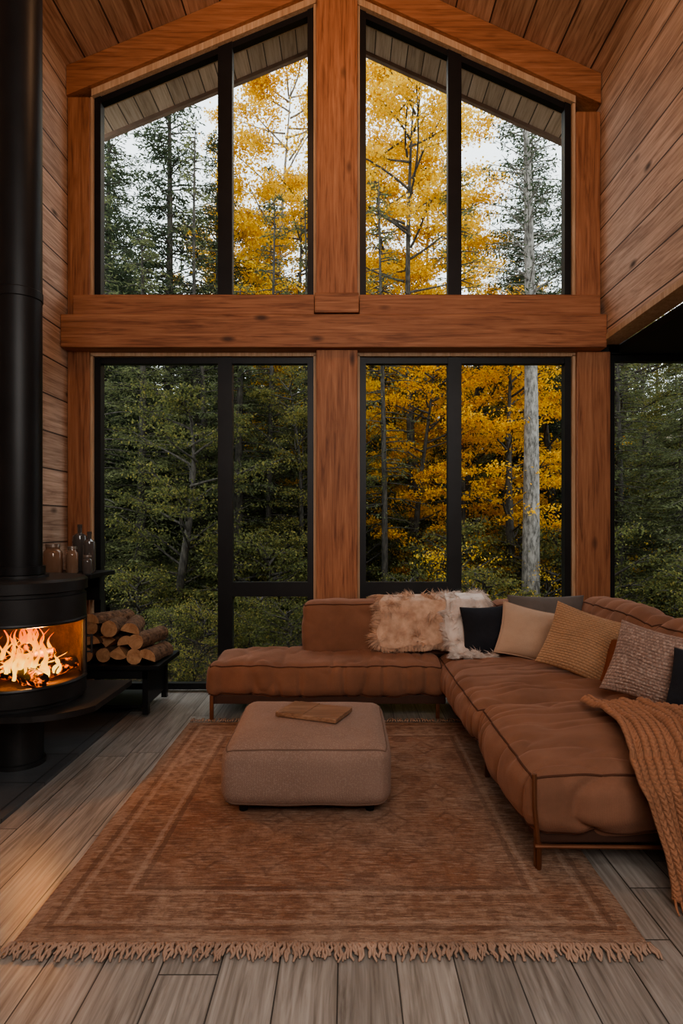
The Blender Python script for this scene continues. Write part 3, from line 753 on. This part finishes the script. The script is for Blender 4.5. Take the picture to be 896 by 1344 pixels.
# ------------------------------------------------------------------ outside: terrain
def gz(x, y):
    base = -0.35 + 0.25*mnoise.noise(Vector((x*.15, y*.15, 0)))
    if y > 18: base += (y-18)*0.28
    return base
m, nt, bs, out = new_mat('forest_floor'); N = NT(nt); g = N.n('ShaderNodeNewGeometry')
n1 = N.noise(g.outputs['Position'], 1.2, 6, .7); n2 = N.noise(g.outputs['Position'], 18, 4, .7)
c = N.ramp(n1, [(0.3,(0.03,0.035,0.02,1)),(0.55,(0.07,0.06,0.035,1)),(0.75,(0.12,0.085,0.05,1))])
c = N.mix(N.ramp(n2, [(0.54,(0,0,0,1)),(0.60,(1,1,1,1))]), c, (0.30,0.19,0.08,1))
N.link(c, bs.inputs['Base Color']); bs.inputs['Roughness'].default_value = 1.0; N.link(N.bump(n2, 1.0, .1), bs.inputs['Normal'])
b = MB(); b.grid(lambda u, v: (-45+90*u, 5.9+54*v, gz(-45+90*u, 5.9+54*v)), 120, 90)
b.obj('ground', m, None, True)

# ------------------------------------------------------------------ trees
def foliage_mesh(name, wood_mb, P, D, S, W, mats, up=None):
    n = len(P); r = RNG.normal(size=(n, 3))
    if up is not None: r = r*.5+up
    D = D/np.linalg.norm(D, axis=1, keepdims=True)
    side = np.cross(D, r); side /= (np.linalg.norm(side, axis=1, keepdims=True)+1e-9)
    S = S[:, None]; W = W[:, None]
    a = P; bq = P+D*S*.5+side*W*.5; c = P+D*S; d = P+D*S*.5-side*W*.5
    q = np.stack([a, bq, c, d], 1).reshape(-1, 3)
    wv = np.array(wood_mb.v, dtype=float).reshape(-1, 3); nw = len(wv)
    allv = np.vstack([wv, q]); loops = []; tot = []
    for f in wood_mb.f: loops.extend(f); tot.append(len(f))
    nl = np.arange(4*n)+nw; loops = np.concatenate([np.array(loops, dtype=int), nl]); tot = np.concatenate([np.array(tot, dtype=int), np.full(n, 4)])
    me = bpy.data.meshes.new(name); me.vertices.add(len(allv)); me.vertices.foreach_set('co', allv.ravel())
    me.loops.add(len(loops)); me.loops.foreach_set('vertex_index', loops)
    me.polygons.add(len(tot)); st = np.concatenate([[0], np.cumsum(tot)[:-1]]); me.polygons.foreach_set('loop_start', st)
    try: me.polygons.foreach_set('loop_total', tot)
    except Exception: pass
    for mm in mats: me.materials.append(mm)
    me.polygons.foreach_set('material_index', np.concatenate([np.zeros(len(wood_mb.f), dtype=int), np.ones(n, dtype=int)]))
    at = me.attributes.new('rnd', 'FLOAT', 'FACE')
    cl = np.array([0.5]*len(wood_mb.f)); lr = np.clip(RNG.normal(.5, .22, n), 0, 1)
    at.data.foreach_set('value', np.concatenate([cl, lr]))
    me.update(calc_edges=True); me.validate(); return me

def trunk_path(h, wob, r, n=14):
    a = r.uniform(0, 6.28); pts = []
    for i in range(n+1):
        t = i/n; pts.append(Vector((wob*math.sin(a+t*3)*t, wob*math.cos(a*1.7+t*2.4)*t, h*t)))
    return pts
def at_h(pts, z, h):
    t = max(0, min(.999, z/h))*(len(pts)-1); i = int(t); return pts[i].lerp(pts[i+1], t-i)

def conifer(name, h, seed, mats, base=.12, spread=.2, dens=1.0, nb=None, needle=.085, r0=.12, droop=.25):
    r = random.Random(seed); b = MB(); pts = trunk_path(h, .12, r)
    b.tube(pts, [r0*(1-i/(len(pts)-1))**.8+.008 for i in range(len(pts))], 8)
    nb = nb or int(h*26); P = []; D = []
    for k in range(nb):
        t = base+(1-base)*((k+r.random())/nb); z = h*t; c = at_h(pts, z, h); az = r.uniform(0, 6.28)
        L = h*spread*((1-t)**.75)*r.uniform(.55, 1.1)+.12; el = .25-droop+.5*t*.6+r.uniform(-.12, .12)
        d = Vector((math.cos(az), math.sin(az), el)).normalized()
        bp = []
        for j in range(6):
            s = j/5; bp.append(c+d*L*s+Vector((0, 0, -droop*L*.45*s*s)))
        b.tube(bp, [.014*(1-s*.8)+.002 for s in (0,.2,.4,.6,.8,1)], 4, cap=False)
        nt_ = max(4, int(L*13*dens))
        for j in range(nt_):
            s = .12+.88*(j+r.random())/nt_; q = at_h(bp, s, 1.0)
            for sg in (-1, 1):
                a2 = az+sg*r.uniform(.6, 1.2); tl = (L*.36*(1-s)+.10)*r.uniform(.6, 1.2)
                td = Vector((math.cos(a2), math.sin(a2), r.uniform(-.45, .05))); nn = max(3, int(tl/.032*dens))
                for m_ in range(nn):
                    w = (m_+r.random())/nn; P.append(q+td*tl*w); D.append(td+Vector((r.gauss(0,.5), r.gauss(0,.5), r.gauss(0,.4))))
    P = np.array([p[:] for p in P]); D = np.array([p[:] for p in D]); n = len(P)
    return foliage_mesh(name, b, P, D, RNG.uniform(.6, 1.3, n)*needle, RNG.uniform(.7, 1.3, n)*needle*.34, mats, up=np.array([0, 0, 1.0]))

def broadleaf(name, h, seed, mats, base=.3, spread=.3, nl=32000, leaf=.085, r0=.11, flat=.35, nb=42, sig=.16):
    r = random.Random(seed); b = MB(); pts = trunk_path(h*.95, .35, r)
    b.tube(pts, [r0*(1-i/(len(pts)-1))**.9+.01 for i in range(len(pts))], 8)
    tips = []
    for k in range(nb):
        t = base+(1-base)*((k+r.random())/nb); c = at_h(pts, h*.95*min(t, .97), h*.95); az = r.uniform(0, 6.28)
        prof = math.sin(math.pi*min(1, max(.12, (1.05-t)/(1.05-base))))**.6
        L = h*spread*prof*r.uniform(.6, 1.15); d = Vector((math.cos(az), math.sin(az), r.uniform(.2, .7))).normalized(); bp = []
        for j in range(7):
            s = j/6; bp.append(c+d*L*s+Vector((.1*math.sin(s*5+k)*L*.4, .1*math.cos(s*4+k)*L*.4, .02*L*s*s)))
        b.tube(bp, [.025*(1-s/6*.85)+.003 for s in range(7)], 5, cap=False)
        for j in range(7):
            s = r.uniform(.25, 1); q = at_h(bp, s, 1.0); a2 = az+r.choice((-1, 1))*r.uniform(.4, 1.3); tl = L*.42*(1.2-s)+.15
            td = Vector((math.cos(a2), math.sin(a2), r.uniform(-.1, .35))); e = q+td*tl
            b.tube([q, q+td*tl*.5+Vector((0,0,.02)), e], [.008, .005, .002], 4, cap=False)
            for w in (.35, .6, .8, 1.0): tips.append(q+td*tl*w)
        tips.append(bp[-1]); tips.append(bp[-2])
    T_ = np.array([p[:] for p in tips]); idx = RNG.integers(0, len(T_), nl)
    P = T_[idx]+RNG.normal(size=(nl, 3))*np.array([sig, sig, sig*flat]); D = RNG.normal(size=(nl, 3)); D[:, 2] -= .4
    return foliage_mesh(name, b, P, D, RNG.uniform(.6, 1.3, nl)*leaf, RNG.uniform(.6, 1.1, nl)*leaf*.75, mats, up=np.array([0, 0, 1.2]))

def tbark(name, c0, c1):
    m, nt, bs, out = new_mat(name); N = NT(nt); tc = N.n('ShaderNodeTexCoord'); mp = N.n('ShaderNodeMapping'); mp.inputs['Scale'].default_value = (6, 6, 2.0)
    N.link(tc.outputs['Object'], mp.inputs[0]); nn = N.noise(mp.outputs[0], 3, 5, .7)
    N.link(N.ramp(nn, [(0.38, C4(c0)), (0.62, C4(c1))]), bs.inputs['Base Color']); bs.inputs['Roughness'].default_value = .95; return m
B_dark = tbark('spruce_bark', (0.03,0.026,0.022), (0.10,0.085,0.07)); B_grey = tbark('birch_bark', (0.09,0.08,0.07), (0.34,0.31,0.28))
L_spr = leaf_mat('spruce_needles', (0.042,0.058,0.040), (0.082,0.103,0.062), (0.14,0.16,0.085), .35)
L_hem = leaf_mat('hemlock_needles', (0.085,0.10,0.055), (0.155,0.17,0.088), (0.27,0.28,0.13), .4)
L_yel = leaf_mat('yellow_maple_leaves', (0.52,0.28,0.03), (0.80,0.50,0.06), (0.90,0.67,0.15), .45)
L_org = leaf_mat('gold_maple_leaves', (0.54,0.24,0.025), (0.84,0.46,0.045), (0.92,0.62,0.10), .45)
L_grn = leaf_mat('green_understory_leaves', (0.08,0.09,0.04), (0.155,0.165,0.065), (0.38,0.31,0.10), .4)

T_spr = [conifer('spruce_a', 11, 1, [B_dark, L_spr], .10, .20, .9), conifer('spruce_b', 12, 2, [B_dark, L_spr], .16, .18, .85)]
T_hem = [conifer('hemlock_a', 8, 3, [B_dark, L_hem], .06, .27, .75, droop=.35, nb=185), conifer('hemlock_b', 6.2, 4, [B_dark, L_hem], .05, .30, .85, droop=.4, nb=140)]
T_bare = conifer('bare_pine', 11.5, 5, [B_grey, L_spr], .42, .16, .3, nb=190, r0=.16, droop=.1)
T_pole = conifer('pole_pine', 9, 15, [B_dark, L_hem], .22, .11, .3, nb=90, r0=.065, droop=.3)
T_yel = [broadleaf('maple_a', 11, 6, [B_dark, L_yel], .22, .21, 34000, .074, flat=.26, sig=.15), broadleaf('maple_b', 7, 7, [B_dark, L_org], .12, .27, 14000, .072, flat=.22, sig=.13, nb=34), broadleaf('maple_c', 14, 8, [B_grey, L_yel], .42, .20, 40000, .085, flat=.3, sig=.18)]
T_grn = [broadleaf('under_a', 5, 9, [B_dark, L_grn], .08, .36, 12000, .06, flat=.2, sig=.13, nb=34), broadleaf('under_b', 8, 10, [B_dark, L_grn], .15, .27, 20000, .07, flat=.22)]
T_bush = broadleaf('bush', 1.7, 12, [B_dark, L_grn], .02, .55, 4500, .055, r0=.02, nb=26, sig=.10)
T_bushy = broadleaf('bush_y', 1.5, 13, [B_dark, L_yel], .02, .6, 1400, .055, r0=.02, nb=22, sig=.10)

forest = empty('forest', (0, 6, 0))
def tree(name, me, x, y, s=1.0, rz=None):
    ob = bpy.data.objects.new(name, me); COL.objects.link(ob); z = gz(x, y)-.05
    ob.parent = forest; ob.location = (x-forest.location[0], y-forest.location[1], z-forest.location[2])
    ob.scale = (s, s, s*random.uniform(.95, 1.08)); ob.rotation_euler = (0, 0, random.uniform(0, 6.28) if rz is None else rz)
    return ob
random.seed(21)
tree('pine_tree', T_bare, 3.05, 10.4, .95)
for x, y, s in ((-4.0, 10.2, .9), (-1.45, 11.6, .9), (-3.2, 13.5, 1.1), (0.65, 10.8, .85), (2.3, 12.4, 1.1), (4.75, 11.4, .9), (6.3, 10.8, .9), (-0.9, 13, 1)):
    tree('sapling_tree', T_pole, x, y, s)
tree('yellow_maple_tree', T_yel[0], 1.5, 13.5, 1.0); tree('yellow_maple_tree', T_yel[2], -1.9, 18.0, 1.05); tree('yellow_maple_tree', T_yel[2], 2.2, 18.5, 1.0); tree('yellow_maple_tree', T_yel[0], -1.5, 16.2, 1.0); tree('yellow_maple_tree', T_yel[0], 0.9, 15.8, 1.05)
tree('yellow_maple_tree', T_yel[1], 3.0, 11.4, .85); tree('yellow_maple_tree', T_yel[1], 4.6, 14.0, 1.05); tree('yellow_maple_tree', T_yel[1], 1.3, 11.6, .72); tree('yellow_maple_tree', T_yel[1], 2.5, 13.2, .95)
tree('yellow_maple_tree', T_yel[0], 4.4, 19, .85); tree('yellow_maple_tree', T_yel[2], -3.8, 23, .85)
tree('spruce_tree', T_spr[0], -4.2, 14.5, 1.15); tree('spruce_tree', T_spr[1], -2.6, 20, 1.0); tree('spruce_tree', T_spr[1], 4.9, 17, 1.05); tree('spruce_tree', T_spr[0], -6.0, 16, 1.2); tree('spruce_tree', T_spr[1], -3.3, 16.5, 1.05)
tree('spruce_tree', T_spr[0], 6.2, 18, 1.0); tree('spruce_tree', T_spr[0], -5.0, 12.9, .85)
tree('hemlock_tree', T_hem[0], -3.7, 11.2, .88); tree('hemlock_tree', T_hem[1], -2.0, 11.4, .98); tree('hemlock_tree', T_hem[1], -0.6, 12.6, 1.0)
tree('hemlock_tree', T_hem[0], -5.3, 12.0, 1.1); tree('hemlock_tree', T_hem[0], 5.2, 12, .8); tree('hemlock_tree', T_hem[1], 6.8, 12.6, 1.0); tree('hemlock_tree', T_hem[0], -1.7, 14.5, .85)
tree('hemlock_tree', T_hem[0], 0.7, 15.5, .9); tree('hemlock_tree', T_hem[0], 3.2, 16, .8); tree('hemlock_tree', T_hem[1], -2.9, 12.6, 1.05); tree('hemlock_tree', T_hem[1], 5.9, 10.6, .8)
tree('understory_tree', T_grn[0], -2.7, 10.0, .8); tree('understory_tree', T_grn[0], 0.3, 11.4, .7); tree('understory_tree', T_grn[1], 5.9, 13.4, .9); tree('understory_tree', T_grn[1], 2.4, 15.5, .75)
tree('understory_tree', T_grn[1], -0.9, 11.2, .55)
for row, (y, n, sc) in enumerate(((17, 9, .6), (21, 13, .82), (25, 17, .98), (30, 19, 1.0), (36, 20, .95))):
    for i in range(n):
        half = y*.62+2; x = -half+2*half*(i+random.uniform(.1, .9))/n; yy = y+random.uniform(-1.5, 1.5)
        me = random.choice([T_spr[0], T_spr[1], T_hem[0], T_hem[0], T_grn[1], T_hem[1]])
        if row in (1, 2) and random.random() < .22 and x > -2: me = T_yel[0]
        s = sc*random.uniform(.8, 1.1)
        if me in (T_grn[1], T_hem[1]): s *= 1.2
        tree('backdrop_tree', me, x, yy, s)
for i in range(66):
    x = random.uniform(-8, 9); y = random.uniform(7.0, 15); s = random.uniform(.45, .75) if y < 9 else random.uniform(.6, 1.1)
    tree('bush', T_bush if (random.random() < .68 or x < -.2) else T_bushy, x, y, s)
for x, y in ((-2.75, 7.2), (-2.2, 7.6), (-1.75, 7.1), (-1.2, 7.5), (-0.7, 7.2), (-2.5, 8.2), (-1.5, 8.3)):
    tree('bush', T_bush, x, y, random.uniform(.38, .55))

# ------------------------------------------------------------------ light
w = bpy.data.worlds.new('overcast_sky'); scene.world = w; w.use_nodes = True; nt = w.node_tree; nt.nodes.clear(); N = NT(nt)
out = N.n('ShaderNodeOutputWorld'); bg = N.n('ShaderNodeBackground'); tc = N.n('ShaderNodeTexCoord'); sp = N.n('ShaderNodeSeparateXYZ'); N.link(tc.outputs['Generated'], sp.inputs[0])
N.link(N.ramp(sp.outputs[2], [(0.0,(0.84,0.88,0.89,1)),(0.6,(0.90,0.95,1.0,1))]), bg.inputs[0]); bg.inputs[1].default_value = 2.1; N.link(bg.outputs[0], out.inputs[0])

def area(name, loc, target, size, power, col, sy=None):
    l = bpy.data.lights.new(name, 'AREA'); l.energy = power; l.color = col; l.size = size; l.shape = 'RECTANGLE' if sy else 'SQUARE'
    if sy: l.size_y = sy
    o = bpy.data.objects.new(name, l); COL.objects.link(o); o.location = loc
    d = Vector(target)-Vector(loc); o.rotation_euler = d.to_track_quat('-Z', 'Y').to_euler(); return o
area('rear_fill_light', (0.3, -1.4, 3.2), (0.1, 4.2, 1.6), 3.2, 140, (1.0, 0.94, 0.87), 2.6)  # added soft fill from behind the camera; the rear wall has no window
def point(name, loc, power, col, r=.06):
    l = bpy.data.lights.new(name, 'POINT'); l.energy = power; l.color = col; l.shadow_soft_size = r
    o = bpy.data.objects.new(name, l); COL.objects.link(o); o.location = loc; return o
point('fire_light', (FX+.06, FY-.02, .80), 26, (1.0, .40, .11), .07)
point('ceiling_lamp_light', (-0.1, 3.6, 5.6), 42, (1.0, .56, .30), .15)

# ------------------------------------------------------------------ camera
cam = bpy.data.cameras.new('camera'); co = bpy.data.objects.new('camera', cam); COL.objects.link(co)
co.location = (0, 0, 1.5); co.rotation_euler = (math.radians(90), 0, 0)
cam.sensor_width = 36; cam.lens = 820/1344*36; cam.shift_x = -7/1344; cam.shift_y = 18/1344; cam.clip_start = .05
scene.camera = co
scene.view_settings.view_transform = 'AgX'
scene.view_settings.exposure = 0.35
try: scene.view_settings.look = 'AgX - Medium High Contrast'
except Exception as e: print(e)
